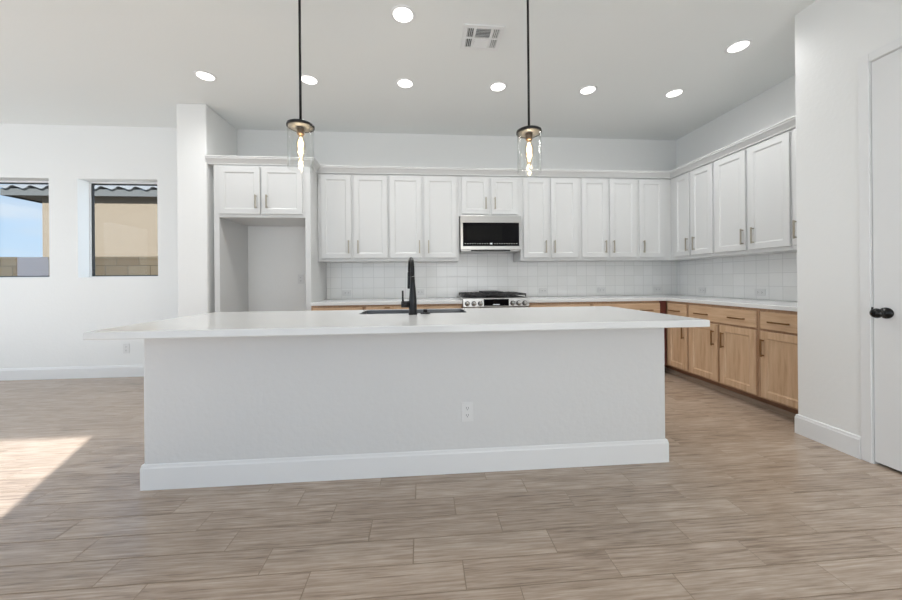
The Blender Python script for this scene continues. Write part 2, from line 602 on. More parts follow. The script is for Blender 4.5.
mb.box(XP - .009, XP - .0005, DY0 - .002, DY1 + .002, DZ + .002, DZ + .055, .003)
mb.box(XP + .046, XP + .06, DY1 - .02, DY1 - .0002, 0, DZ).box(XP + .046, XP + .06, DY0 + .0002, DY0 + .02, 0, DZ).box(XP + .046, XP + .06, DY0, DY1, DZ - .02, DZ - .0002)
struct(mb, 'trim_1', M['trim'])
struct(MB().box(XP + .095, XP + .115, DY0 + .02, DY1 - .02, .003, .04), 'trim_2', M['slot'])

# ------------------------------------------------------------------ outside: neighbour's house, block fence, yard
HY = 8.5
struct(MB().box(-16, -2.0, YW + .2, 20, -.32, -.12), 'yard_ground', M['ground'])
house = thing('house', 'neighbouring beige stucco house seen through the windows', 'house', (-8.6, HY, -.12))
def bH(m_, name, mt, parent=house):
    return m_.build(name, mt, parent, offset=(-8.6, HY, -.12))
bH(MB().box(-8.6, -1.2, HY, HY + 7, -.12, 3.129), 'wall', M['stucco'])
EX0, EX1, EY = -9.22, -.8, 8.28
bH(MB().box(EX0, EX1, EY, EY + .035, 3.10, 3.25).box(EX0, EX0 + .035, EY + .035, HY + 7, 3.10, 3.25), 'fascia', M['fascia'])
bH(MB().box(EX0 + .035, EX1, EY + .035, HY + 7, 3.13, 3.15), 'soffit', M['stucco'])
# corrugated clay roof sheet, rows of curved tiles rising away from the eave
bmr = bmesh.new()
PITCH, AMP = .36, .035
nx = 200
rows = []
for j in range(9):
    yy = EY - .05 + j * .75
    row_lo, row_hi = [], []
    for i in range(nx + 1):
        xx = EX0 - .04 + (EX1 - EX0) * i / nx
        ph = 2 * PI * xx / PITCH
        h = AMP * (math.sin(ph) + .25 * math.sin(2 * ph))
        zz = 3.30 + (yy - EY) * .28 + h
        row_lo.append(bmr.verts.new((xx, yy, zz - .018)))
        row_hi.append(bmr.verts.new((xx, yy, zz)))
    rows.append((row_lo, row_hi))
for j in range(8):
    for i in range(nx):
        bmr.faces.new((rows[j][1][i], rows[j][1][i + 1], rows[j + 1][1][i + 1], rows[j + 1][1][i]))
        bmr.faces.new((rows[j][0][i + 1], rows[j][0][i], rows[j + 1][0][i], rows[j + 1][0][i + 1]))
for i in range(nx):
    bmr.faces.new((rows[0][0][i], rows[0][0][i + 1], rows[0][1][i + 1], rows[0][1][i]))
for f in bmr.faces:
    f.smooth = True
mb = MB()
mb.merge(bmr)
bH(mb, 'roof', M['rooftile'])

fence = thing('block_fence', 'brown masonry block fence below the neighbouring house', 'fence', (-7, 7, -.12))
def bF(m_, name, mt):
    return m_.build(name, mt, fence, offset=(-7, 7, -.12))
bF(MB().box(-12.5, -7.53, 7, 7.2, -.12, 1.60).box(-6.98, -2.2, 7, 7.2, -.12, 1.60), 'block_wall', M['block'])
bF(MB().box(-12.5, -7.53, 6.985, 7.215, 1.601, 1.65).box(-6.98, -2.2, 6.985, 7.215, 1.601, 1.65), 'cap', M['block'])
tag(bF(MB().box(-7.529, -6.981, 7.01, 7.19, -.12, 1.648), 'fence_panel', M['pale_stucco']), 'pale smooth panel between the brown blocks')

# ------------------------------------------------------------------ cabinet parts
def shaker(w, h, t=.02, fr=.057, chamf=.012, rec=.009):
    """panelled door, front at y=0 facing -y, lower left corner at the origin"""
    bm = bmesh.new()
    e = .0025
    fr = min(fr, w * .3)
    loops = []
    def loop(i, y):
        return [bm.verts.new(p) for p in ((i, y, i), (w - i, y, i), (w - i, y, h - i), (i, y, h - i))]
    loops = [loop(0, t), loop(0, e), loop(e, 0), loop(fr, 0), loop(fr + .003, .004), loop(fr + chamf, rec)]
    for a, b in zip(loops, loops[1:]):
        for k in range(4):
            bm.faces.new((a[k], a[(k + 1) % 4], b[(k + 1) % 4], b[k]))
    bm.faces.new(loops[-1])
    bm.faces.new(loops[0][::-1])
    mb = MB()
    mb.merge(bm)
    return mb

def slab(w, h, t=.02):
    bm = bmesh.new()
    e = .004
    def loop(i, y):
        return [bm.verts.new(p) for p in ((i, y, i), (w - i, y, i), (w - i, y, h - i), (i, y, h - i))]
    loops = [loop(0, t), loop(0, e), loop(e, 0)]
    for a, b in zip(loops, loops[1:]):
        for k in range(4):
            bm.faces.new((a[k], a[(k + 1) % 4], b[(k + 1) % 4], b[k]))
    bm.faces.new(loops[-1])
    bm.faces.new(loops[0][::-1])
    mb = MB()
    mb.merge(bm)
    return mb

def pull(length, vertical=True):
    mb = MB()
    h, q = length / 2, .0065
    if vertical:
        mb.box(-q, q, -.032, -.022, -h, h, .0015, 1)
        for s_ in (-1, 1):
            mb.box(-q + .001, q - .001, -.0225, -.0005, s_ * (h - .012) - .005, s_ * (h - .012) + .005)
    else:
        mb.box(-h, h, -.032, -.022, -q, q, .0015, 1)
        for s_ in (-1, 1):
            mb.box(s_ * (h - .012) - .005, s_ * (h - .012) + .005, -.0225, -.0005, -q + .001, q - .001)
    return mb

def add_front(root, kind, x0, x1, z0, z1, handles, m, mh='nickel', y=-.0205):
    """a door or drawer front on a cabinet root; handles = [(x, z, length, vertical)] in the root's frame"""
    w, h = x1 - x0, z1 - z0
    o = (shaker(w, h) if kind == 'door' else slab(w, h)).build(kind, m, root)
    o.location = (x0, y, z0)
    for hx, hz, ln, vert in handles:
        p = pull(ln, vert).build('handle', M[mh], o)
        p.location = (hx - x0, 0, hz - z0)
    return o

UZ0, UZ1 = 1.38, 2.42
def upper(label, x, y, rz, w, doors, z0=UZ0, z1=UZ1, hz=1.55, depth=.345, hl=.155, dz0=None):
    """doors: (x0, x1, handle_x) measured from the cabinet's left end"""
    root = thing('upper_cabinet', label, 'cabinet', (x, y, z0), rz, 'white wall cabinets')
    MB().box(.0005, w - .0005, 0, depth, 0, z1 - z0).build('body', M['cab'], root, bevel=.0015)
    for a, b, hx in doors:
        add_front(root, 'door', a, b, (dz0 or z0 + .036) - z0, 2.402 - z0, [(hx, hz - z0, hl, True)], M['cab'])
    return root
YU = YW - .35          # front plane of the wall cabinets' boxes
XU = XR - .35
def up_back(label, x0, x1, doors, **k):
    return upper(label, x0, YU, 0, x1 - x0, [(a - x0, b - x0, h - x0) for a, b, h in doors], **k)
up_back('tall white two-door wall cabinet next to the fridge alcove', -1.233, -.41,
        [(-1.195, -.847, -.874), (-.816, -.424, -.765)])
up_back('tall white two-door wall cabinet directly left of the microwave', -.41, .44,
        [(-.393, -.016, -.042), (.018, .410, .066)])
up_back('short white two-door wall cabinet above the microwave', .44, 1.20,
        [(.472, .800, .766), (.836, 1.160, .879)], z0=1.925, hz=2.08, hl=.145, dz0=1.95)
up_back('tall white two-door wall cabinet directly right of the microwave', 1.20, 1.955,
        [(1.236, 1.549, 1.514), (1.586, 1.925, 1.625)])
up_back('tall white two-door wall cabinet on back wall, second right of the microwave', 1.955, 2.718,
        [(1.982, 2.312, 2.283), (2.346, 2.692, 2.387)])
up_back('tall white single-door wall cabinet in the corner, end of the back wall', 2.718, XU - .002,
        [(2.737, 3.060, 2.785)])
def up_right(label, y0, y1, doors, **k):       # y0 is the far end
    return upper(label, XU, y0, -PI / 2, y0 - y1, [(y0 - a, y0 - b, y0 - h) for a, b, h in doors], **k)
up_right('white two-door wall cabinet on right wall nearest the kitchen corner', YW - .003, 3.498,
         [(4.085, 3.846, 3.866), (3.816, 3.514, 3.760)])
up_right('white two-door wall cabinet with widest doors, middle of the right wall', 3.498, 2.705,
         [(3.480, 3.126, 3.150), (3.094, 2.718, 3.042)])
up_right('white wall cabinet mostly hidden behind pantry wall, only edge and handle showing', 2.705, 2.312,
         [(2.690, 2.330, 2.662)])

# crown moulding over the wall cabinets
CRP = [(0, 2.421), (.006, 2.421), (.008, 2.432), (.018, 2.444), (.034, 2.466), (.044, 2.474), (.046, 2.486), (.052, 2.490), (.052, 2.502), (0, 2.502)]
cr = MB().sweep([(a + .012, z) for a, z in CRP[1:-1]] + [(-.33, 2.502), (-.33, 2.421)], [(-1.232, YU), (XU, YU), (XU, 2.312)])
struct(cr, 'trim_3', M['cab'])

# fridge surround: two tall panels, a cabinet over the gap and its crown
fs_loc = (-1.774, 3.905, 0)
fs = thing('fridge_surround', 'tall white fridge alcove surround with small two-door cabinet on top', 'cabinet', fs_loc)
def bS(m_, name, mt=M['cab'], parent=fs, bevel=.0015):
    return m_.build(name, mt, parent, offset=fs_loc, bevel=bevel)
YE = 3.905
bS(MB().box(-2.252, -2.196, YE, YW - .002, 0, 2.42), 'side_panel')
bS(MB().box(-1.294, -1.2365, YE, YW - .002, 0, 2.42), 'side_panel')
bS(MB().box(SX1 + .0015, -2.2525, YE + .12, YE + .14, 0, 2.42), 'filler_strip')
bS(MB().box(-2.1955, -1.2945, YE, YW - .003, 1.848, 2.42), 'cabinet_box')
for a, b, hx in ((-2.187, -1.765, -1.803), (-1.745, -1.318, -1.688)):
    add_front(fs, 'door', a + 1.774, b + 1.774, 1.884, 2.395, [(hx + 1.774, 2.018, .145, True)], M['cab'])
bS(MB().sweep([(a + .004, z) for a, z in CRP[1:-1]] + [(-.3, 2.502), (-.3, 2.421)],
              [(SX1 + .002, YE), (-1.2365, YE), (-1.2365, YU - .06)]), 'crown')

# backsplash tile
mb = MB()
mb.box(-1.2345, XR - .008, YW - .008, YW - .0005, .9155, UZ0 - .001).box(.442, 1.198, YW - .008, YW - .0005, UZ0 - .001, 1.493)
mb.box(XR - .008, XR - .0005, 2.309, YW - .008, .9155, UZ0 - .001)
tag(mb.build('backsplash', M['tile']), 'square white tile backsplash between counter and wall cabinets', 'backsplash')

# ------------------------------------------------------------------ base cabinets, counters
CZ, CT = .914, .0352
def base(label, x, y, rz, w, fronts, depth=.612):
    root = thing('base_cabinet', label, 'cabinet', (x, y, 0), rz, 'stained wood base cabinets')
    MB().box(.0005, w - .0005, 0, depth, .105, CZ - CT - .001).build('body', M['frame_wood'], root, bevel=.001)
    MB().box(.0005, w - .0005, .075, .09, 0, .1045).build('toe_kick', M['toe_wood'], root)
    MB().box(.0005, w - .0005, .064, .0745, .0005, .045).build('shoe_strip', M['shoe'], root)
    for kind, a, b, z0, z1, hs in fronts:
        add_front(root, kind, a, b, z0, z1, hs, M['wood'] if kind == 'door' else M['wood_h'], 'brown_metal')
    return root
YBF, XBF = YW - .62, XR - .62
DW = (.705, .852)       # drawer front heights
DD = (.122, .686)       # door heights
HZ = .772
def base_right(label, y0, y1, fr):      # y0 is the far end
    f2 = [(k, y0 - a, y0 - b, z0, z1, [(y0 - hx, hz, ln, v) for hx, hz, ln, v in hs]) for k, a, b, z0, z1, hs in fr]
    return base(label, XBF, y0, -PI / 2, y0 - y1, f2)
base_right('narrow wood base cabinet with one drawer, right run, nearest the kitchen corner', YW - .005, 3.548,
           [('drawer', 3.858, 3.565, *DW, [(3.728, HZ, .16, False)]),
            ('door', 3.858, 3.565, *DD, [(3.602, .545, .15, True)])])
base_right('wide wood base cabinet with one long drawer with two pulls over two doors', 3.546, 2.752,
           [('drawer', 3.528, 2.772, *DW, [(3.349, HZ, .16, False), (2.945, HZ, .16, False)]),
            ('door', 3.528, 3.166, *DD, [(3.208, .548, .15, True)]),
            ('door', 3.140, 2.772, *DD, [(3.096, .545, .15, True)])])
base_right('wood base cabinet cut off by the pantry wall, golden door with pull', 2.750, 2.312,
           [('drawer', 2.732, 2.33, *DW, [(2.565, HZ, .16, False)]),
            ('door', 2.732, 2.33, *DD, [(2.703, .545, .15, True)])])
def base_back(label, x0, x1, fr):
    f2 = [(k, a - x0, b - x0, z0, z1, [(hx - x0, hz, ln, v) for hx, hz, ln, v in hs]) for k, a, b, z0, z1, hs in fr]
    return base(label, x0, YBF, 0, x1 - x0, f2)
base_back('wood base cabinet on back wall beside the fridge alcove, showing above the island', -1.234, -.66,
          [('drawer', -1.214, -.68, *DW, [(-.947, HZ, .16, False)]), ('door', -1.214, -.957, *DD, [(-.99, .545, .15, True)]), ('door', -.937, -.68, *DD, [(-.904, .545, .15, True)])])
base_back('wood pull-out base cabinet with small dark top pull, left of faucet', -.658, -.14,
          [('door', -.64, -.158, .122, .862, [(-.40, .85, .055, False)])])
base_back('wood base cabinet on back wall directly left of the range', -.138, .441,
          [('drawer', -.12, .421, *DW, [(.15, HZ, .16, False)]), ('door', -.12, .421, *DD, [(.38, .545, .15, True)])])
base_back('wood base cabinet on back wall directly right of the range', 1.199, 1.96,
          [('drawer', 1.219, 1.94, *DW, [(1.40, HZ, .16, False), (1.76, HZ, .16, False)]), ('door', 1.219, 1.57, *DD, [(1.53, .545, .15, True)]), ('door', 1.59, 1.94, *DD, [(1.63, .545, .15, True)])])
base_back('wood base cabinet on back wall ending at the dark red-brown corner filler', 1.962, 2.883,
          [('drawer', 1.98, 2.805, *DW, [(2.62, HZ, .16, False), (2.17, HZ, .16, False)]), ('door', 1.98, 2.80, *DD, [(2.03, .545, .15, True)])])

last = [o for o in C.objects if o.get('label', '').endswith('corner filler')][0]
tag(MB().box(2.81 - 1.962, 2.882 - 1.962, -.012, -.0005, .106, CZ - CT - .002).build('corner_filler', M['filler_red'], last), 'dark red-brown corner filler strip')

YC, XC = YW - .648, XR - .648
mb = MB()
mb.box(-1.234, .441, YC, YW - .0085, CZ - CT, CZ, .003)
mb2 = tag(mb.build('countertop', M['quartz']), 'white quartz counter on back wall left of the range', 'countertop')
bm = bmesh.new()
pts = [(1.199, YC), (XC, YC), (XC, 2.309), (XR - .0085, 2.309), (XR - .0085, YW - .0085), (1.199, YW - .0085)]
lo = [bm.verts.new((x, y, CZ - CT)) for x, y in pts]
hi = [bm.verts.new((x, y, CZ)) for x, y in pts]
bm.faces.new(lo[::-1])
bm.faces.new(hi)
for i in range(6):
    bm.faces.new((lo[i], lo[(i + 1) % 6], hi[(i + 1) % 6], hi[i]))
mb = MB()
mb.merge(bm)
tag(mb.build('countertop', M['quartz'], bevel=.003), 'white L-shaped quartz counter from the range round the corner', 'countertop')

# ------------------------------------------------------------------ microwave
mw_loc = (.823, 4.105, 1.495)
mw = thing('microwave', 'stainless over-the-range microwave with black glass door', 'microwave', mw_loc)
def bM(m_, name, mt, parent=mw, bevel=0):
    return m_.build(name, mt, parent, offset=mw_loc, bevel=bevel)
bM(MB().box(.449, 1.197, 4.125, YW - .009, 1.512, 1.922), 'body', M['steel'], bevel=.002)
bM(MB().box(.449, 1.197, 4.105, 4.1245, 1.838, 1.922, .003).box(.449, .480, 4.105, 4.1245, 1.512, 1.8378, .003)
   .box(1.170, 1.197, 4.105, 4.1245, 1.512, 1.8378, .003).box(.4802, 1.1698, 4.105, 4.1245, 1.512, 1.556, .003), 'door_frame', M['steel'])
bM(MB().box(.4805, 1.1695, 4.109, 4.1245, 1.5565, 1.8375), 'door_glass', M['glass_black'])
bM(MB().box(.53, .96, 4.1078, 4.1088, 1.63, 1.80), 'viewing_window', mat('window_mesh', (.008, .008, .008), .12, spec=.12))
M['marks'] = mat('grey_markings', (.6, .6, .6), .5)
for i in range(22):
    x = .50 + i * .030
    if not .80 < x < .85:
        bM(MB().box(x, x + .016, 4.1076, 4.1088, 1.583, 1.588), 'touch_key', M['marks'])
bM(MB().box(.812, .838, 4.1070, 4.1088, 1.577, 1.594), 'clock_display', M['icon'])
bM(MB().box(.46, 1.186, 4.14, YW - .03, 1.4955, 1.5115), 'underside_vent', M['steel'], bevel=.003)
bM(MB().box(.58, 1.06, 4.116, 4.1395, 1.4935, 1.5105), 'vent_grille', M['slot'])

# ------------------------------------------------------------------ range
rg_loc = (.822, 3.83, 0)
rg = thing('gas_range', 'stainless slide-in gas range with black grates and front knobs', 'range', rg_loc)
def bR(m_, name, mt, parent=rg, bevel=0):
    return m_.build(name, mt, parent, offset=rg_loc, bevel=bevel)
bR(MB().box(.4425, 1.1975, 3.86, YW - .012, .09, .925), 'body', M['steel'], bevel=.002)
bR(MB().box(.4425, 1.1975, 3.865, YW - .012, .9255, .944), 'cooktop', M['steel'], bevel=.004)
bR(MB().box(.48, 1.16, 3.90, YW - .05, .9445, .949), 'burner_pan', M['iron'], bevel=.002)
# sloped control panel
bm = bmesh.new()
sec = [(3.8595, .832), (3.826, .838), (3.818, .846), (3.830, .938), (3.8595, .944)]
a_ = [bm.verts.new((.4425, y, z)) for y, z in sec]
b_ = [bm.verts.new((1.1975, y, z)) for y, z in sec]
bm.faces.new(a_)
bm.faces.new(b_[::-1])
for i in range(5):
    bm.faces.new((a_[i], b_[i], b_[(i + 1) % 5], a_[(i + 1) % 5]))
mb = MB()
mb.merge(bm)
cp = bR(mb, 'control_panel', M['steel'], bevel=.0015)
bR(MB().box(.676, .961, 3.8155, 3.823, .852, .930), 'display', M['glass_black'])
bR(MB().box(.782, .855, 3.8145, 3.8152, .864, .871), 'clock_digits', M['icon'])
for x in (.489, .563, .636, 1.007, 1.076, 1.146):
    kb = bR(MB().lathe([(.021, -.0065), (.020, -.030), (.017, -.034), (.001, -.034)], (x, 3.8175, .881), 24, 'Y'), 'knob', M['steel'])
    bR(MB().lathe([(.027, 0), (.027, -.006), (.001, -.006)], (x, 3.8175, .881), 24, 'Y'), 'bezel', M['black'], kb)
for k in range(3):
    x0 = .455 + k * .2445
    x1 = x0 + .2405
    g = MB()
    for xx in (x0, x1 - .012):
        g.box(xx, xx + .012, 3.885, 4.43, .968, .988, .002, 1)
    for yy in (3.885, 4.15, 4.418):
        g.box(x0 + .0121, x1 - .0121, yy, yy + .012, .968, .988)
    for xx in (x0 + .075, x0 + .155):
        g.box(xx, xx + .011, 3.8975, 4.4175, .971, .991)
    for yy in (4.0, 4.06, 4.24, 4.30):
        g.box(x0 + .0125, x1 - .0125, yy, yy + .010, .972, .990)
    for xx in (x0, x1 - .012):
        for yy in (3.886, 4.417):
            g.box(xx, xx + .012, yy, yy + .012, .9495, .9675)
    bR(g, 'grate', M['iron'])
bR(MB().box(.71, .935, 3.97, 4.36, .992, 1.008, .004), 'griddle', M['iron'])
for x in (.575, .822, 1.065):
    for y in (4.03, 4.29):
        bR(MB().lathe([(.045, .9495), (.045, .958), (.03, .962), (.03, .966), (.001, .967)], (x, y, 0), 20), 'burner', M['iron'])
od = bR(MB().box(.4455, 1.1945, 3.835, 3.8595, .25, .825, .004), 'oven_door', M['steel'])
bR(MB().box(.53, 1.11, 3.833, 3.8355, .36, .68), 'oven_window', M['glass_black'], od)
od.children[0].location = (0, 0, 0)
h_ = MB().tube([(.49, 3.79, .775), (1.15, 3.79, .775)], .011, 14)
for x in (.52, 1.12):
    h_.tube([(x, 3.79, .775), (x, 3.834, .775)], .008, 10)
bR(h_, 'handle', M['steel'], od)
bR(MB().box(.4455, 1.1945, 3.837, 3.8595, .095, .244, .004), 'storage_drawer', M['steel'])
for x in (.48, 1.16):
    for y in (3.9, 4.44):
        bR(MB().lathe([(.018, 0), (.018, .0895)], (x, y, 0), 14), 'foot', M['black'])

# ------------------------------------------------------------------ island
BX0, BX1, BY0, BY1 = -1.556, 1.506, 2.034, 2.765
is_loc = (-.028, 2.4, 0)
isl = thing('kitchen_island', 'long white kitchen island base in the middle of the floor', 'kitchen island', is_loc)
def bI(m_, name, mt, parent=isl, bevel=0):
    return m_.build(name, mt, parent, offset=is_loc, bevel=bevel)
IZ = CZ - .038
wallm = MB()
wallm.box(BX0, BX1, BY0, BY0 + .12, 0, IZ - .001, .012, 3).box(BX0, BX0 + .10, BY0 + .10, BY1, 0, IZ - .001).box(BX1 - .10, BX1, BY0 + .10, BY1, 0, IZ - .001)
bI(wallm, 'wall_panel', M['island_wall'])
bI(MB().sweep([(a * .75, z) for a, z in BBP], [(BX0, BY1), (BX0, BY0), (BX1, BY0), (BX1, BY1)]), 'baseboard', M['trim'])
bI(MB().box(BX0 + .101, BX1 - .101, BY0 + .121, BY1 - .04, .10, .60), 'cabinet_box', M['frame_wood'])
bI(MB().box(BX0 + .101, BX1 - .101, BY1 - .0395, BY1 - .021, .10, IZ - .002), 'face_frame', M['frame_wood'])
nd = 6
wd = (BX1 - BX0 - .202) / nd
for k in range(nd):
    a = BX0 + .101 + k * wd
    o = shaker(wd - .03, .72).build('door', M['wood'], isl)
    o.location = (a + wd - .015 - is_loc[0], BY1 - is_loc[1], .13)
    o.rotation_euler = (0, 0, PI)
    p = pull(.15).build('handle', M['nickel'], o)
    p.location = (.035 if k % 2 else wd - .065, 0, .58)

IX0, IX1, IY0, IY1 = -1.6164, 1.5681, 1.7667, 2.8056
HX0, HX1, HY0, HY1 = -.455, .310, 2.435, 2.775
bm = bmesh.new()
def quadloop(x0, x1, y0, y1, z):
    return [bm.verts.new(p) for p in ((x0, y0, z), (x1, y0, z), (x1, y1, z), (x0, y1, z))]
e = .003
oL = [quadloop(IX0, IX1, IY0, IY1, IZ + e), quadloop(IX0, IX1, IY0, IY1, CZ - e), quadloop(IX0 + e, IX1 - e, IY0 + e, IY1 - e, CZ),
      quadloop(HX0, HX1, HY0, HY1, CZ), quadloop(HX0, HX1, HY0, HY1, IZ), quadloop(IX0 + e, IX1 - e, IY0 + e, IY1 - e, IZ)]
for a, b in zip(oL, oL[1:] + oL[:1]):
    for k in range(4):
        bm.faces.new((a[k], a[(k + 1) % 4], b[(k + 1) % 4], b[k]))
mb = MB()
mb.merge(bm)
tag(mb.build('island_countertop', M['quartz']), 'long white quartz countertop overhanging the island', 'countertop')

# sink basin
sk = thing('sink', 'dark steel sink set into the island countertop', 'sink', (-.0725, 2.605, .66))
def bK(m_, name, mt):
    return m_.build(name, mt, sk, offset=(-.0725, 2.605, .66))
bm = bmesh.new()
g_ = .0006
lo_ = [quadloop(HX0 + g_, HX1 - g_, HY0 + g_, HY1 - g_, .912), quadloop(HX0 + .004, HX1 - .004, HY0 + .004, HY1 - .004, .912),
       quadloop(HX0 + .006, HX1 - .006, HY0 + .006, HY1 - .006, .70), quadloop(HX0 + .03, HX1 - .03, HY0 + .03, HY1 - .03, .674),
       ]
lo2 = [quadloop(HX0 + g_, HX1 - g_, HY0 + g_, HY1 - g_, .66)]
for a, b in zip(lo_, lo_[1:]):
    for k in range(4):
        bm.faces.new((a[k], a[(k + 1) % 4], b[(k + 1) % 4], b[k]))
bm.faces.new(lo_[-1])
for k in range(4):
    bm.faces.new((lo2[0][k], lo2[0][(k + 1) % 4], lo_[0][(k + 1) % 4], lo_[0][k]))
bm.faces.new(lo2[0][::-1])
mb = MB()
mb.merge(bm)
bK(mb, 'basin', M['sink'])
bK(MB().lathe([(.045, .6745), (.045, .678), (.032, .678), (.028, .676), (.001, .676)], (-.07, 2.64, 0), 24), 'drain', M['steel'])

# faucet
fx, fy = -.073, 2.355
fc = thing('faucet', 'tall matte black gooseneck faucet with side lever', 'faucet', (fx, fy, CZ))
def bA(m_, name, mt=M['black']):
    return m_.build(name, mt, fc, offset=(fx, fy, CZ))
bA(MB().lathe([(.030, CZ + .0005), (.030, CZ + .006), (.0265, CZ + .012), (.0262, CZ + .10), (.0215, CZ + .16), (.0165, CZ + .215), (.0150, CZ + .26)], (fx, fy, 0), 24), 'body')
arc = []
dx, dy = -.14, .99
r_ = .095
top = CZ + .262
for k in range(0, 19):
    a = PI - PI * k / 18
    q = r_ + r_ * math.cos(a)
    arc.append((fx + dx * q, fy + dy * q, top + .035 + r_ * math.sin(a) * .92))
arc = [(fx, fy, top - .001)] + arc
bA(MB().tube(arc, .0140, 14), 'spout')
ex, ey = fx + dx * 2 * r_, fy + dy * 2 * r_
bA(MB().lathe([(.0142, top + .034), (.016, top + .025), (.0185, top - .08), (.017, top - .09), (.001, top - .09)], (ex, ey, 0), 20), 'spray_head')
mb = MB().tube([(fx - .0265, fy, .984), (fx - .078, fy, .984)], [.022, .022], 18)
mb.tube([(fx - .066, fy, .985), (fx - .068, fy, 1.03), (fx - .068, fy, 1.078)], [.008, .0065, .0062], 12)
bA(mb, 'lever')

# round push-button beside the faucet
bt = thing('sink_button', 'low round black button on the counter right of the faucet', 'button', (.012, 2.40, CZ))
MB().lathe([(.036, .0005), (.036, .006), (.030, .011), (.016, .012)], (0, 0, 0), 28).build('base_ring', M['black'], bt)
MB().lathe([(.0155, .0125), (.0155, .028), (.013, .031), (.001, .031)], (0, 0, 0), 20).build('button', M['black'], bt)

# ------------------------------------------------------------------ outlets
def outlet(label, loc, rz=0, horizontal=False):
    root = thing('wall_outlet', label, 'outlet', loc, rz, 'white wall outlets')
    w, h = (.115, .072) if horizontal else (.072, .118)
    MB().box(-w / 2, w / 2, -.006, -.0005, -h / 2, h / 2, .002).build('cover_plate', M['plastic'], root)
    for s_ in (-1, 1):
        cx, cz = (s_ * .021, 0) if horizontal else (0, s_ * .021)
        a, b = (.016, .013) if horizontal else (.013, .016)
        so = MB().box(-a, a, -.0078, -.0062, -b, b, .0007, 1).build('socket', M['plastic'], root)
        so.location = (cx, 0, cz)
        sl = MB()
        for t in (-1, 1):
            if horizontal:
                sl.box(-.005, .004, -.0082, -.0079, t * .006 - .0012, t * .006 + .0012)
            else:
                sl.box(t * .006 - .0012, t * .006 + .0012, -.0082, -.0079, -.002, .007)
        if horizontal:
            sl.lathe([(.0026, -.0082), (.0026, -.0079)], (.009, 0, 0), 10, 'Y')
        else:
            sl.lathe([(.0026, -.0082), (.0026, -.0079)], (0, 0, -.008), 10, 'Y')
        sl.build('slots', M['slot'], so)
    return root
outlet('white wall outlet on the front of the island', (.254, BY0, .362))
outlet('white wall outlet low on the left wall below the right window', (-3.632, YW, .345))
outlet('white wall outlet inside the fridge alcove', (-1.555, YW, 1.178))
outlet('white outlet in backsplash nearest the fridge alcove', (-.981, YW - .008, .995), 0, True)
outlet('white outlet in backsplash just right of the faucet', (-.045, YW - .008, .995), 0, True)
outlet('white outlet in backsplash first right of the range', (1.605, YW - .008, .995), 0, True)
outlet('white outlet in backsplash midway between range and corner', (2.418, YW - .008, .995), 0, True)
outlet('white outlet at the corner end of the back wall backsplash', (3.225, YW - .008, .995), 0, True)
outlet('white outlet in right wall backsplash near the corner', (XR - .008, 4.072, .99), -PI / 2, True)
outlet('white outlet in right wall backsplash nearest the pantry wall', (XR - .008, 3.323, .99), -PI / 2, True)

# ------------------------------------------------------------------ recessed ceiling lights
def downlight():
    root = thing('recessed_light', '', 'ceiling light', (0, 0, ZC), 0, 'recessed ceiling lights')
    MB().lathe([(.090, -.0005), (.090, -.004), (.086, -.007), (.074, -.007), (.070, -.003), (.070, -.0005)], (0, 0, 0), 40, caps=False).build('trim_ring', M['trim'], root)
    MB().lathe([(.0695, -.0006), (.0695, -.003), (.001, -.0035)], (0, 0, 0), 40).build('lens', M['lens'], root)
    return root
proto = downlight()
DL = [(-2.002, 3.36, 'round recessed ceiling light farthest left, above the stub wall'),
      (-1.066, 3.36, 'round recessed ceiling light touching the left pendant rod'),
      (-.16, 3.36, 'round recessed ceiling light in far row, third from left, between the pendants'),
      (.756, 3.36, 'round recessed ceiling light in far row just left of the right pendant rod'),
      (1.683, 3.36, 'round recessed ceiling light in far row, first right of the right pendant'),
      (2.610, 3.36, 'round recessed ceiling light in far row nearest the right wall cabinets'),
      (-.13, 2.492, 'round recessed ceiling light left of the ceiling vent'),
      (2.621, 2.645, 'round recessed ceiling light nearest the top of the pantry wall')]
for i, (x, y, lab) in enumerate(DL):
    o = proto if i == 0 else copy_tree(proto)
    o.location = (x, y, ZC)
    o['label'] = lab
    light('lamp_of_recessed_light', 'SPOT', (x, y, ZC - .02), DOWN_W * 4, (.965, .965, .96), (0, 0, 0),
          shadow_soft_size=.07, spot_size=R(168), spot_blend=1.0)

# ceiling vent (three-way register)
vx0, vx1, vy0, vy1 = .322, .634, 2.548, 2.822
vt = thing('ceiling_vent', 'white rectangular ceiling air vent with slatted sections', 'vent', ((vx0 + vx1) / 2, (vy0 + vy1) / 2, ZC))
def bV(m_, name, mt):
    return m_.build(name, mt, vt, offset=((vx0 + vx1) / 2, (vy0 + vy1) / 2, ZC))
bV(MB().box(vx0 + .02, vx1 - .02, vy0 + .02, vy1 - .02, ZC - .003, ZC - .0005), 'duct_backing', M['grille_dark'])
fr_ = MB()
zt, zb = ZC - .0005, ZC - .010
fr_.box(vx0, vx1, vy0, vy0 + .032, zb, zt).box(vx0, vx1, vy1 - .032, vy1, zb, zt)
fr_.box(vx0, vx0 + .032, vy0 + .032, vy1 - .032, zb, zt).box(vx1 - .032, vx1, vy0 + .032, vy1 - .032, zb, zt)
ym = (vy0 + vy1) / 2
xa, xb = vx0 + .095, vx1 - .095
fr_.box(vx0 + .0321, xa - .012, ym - .008, ym + .008, zb, zt).box(xb + .012, vx1 - .0321, ym - .008, ym + .008, zb, zt)
fr_.box(xa - .0119, xa + .004, vy0 + .0321, vy1 - .0321, zb, zt).box(xb - .004, xb + .0119, vy0 + .0321, vy1 - .0321, zb, zt)
fr_.box(xa + .0041, xb - .0041, ym - .006, ym + .006, zb, zt)
bV(fr_, 'frame', M['trim'])
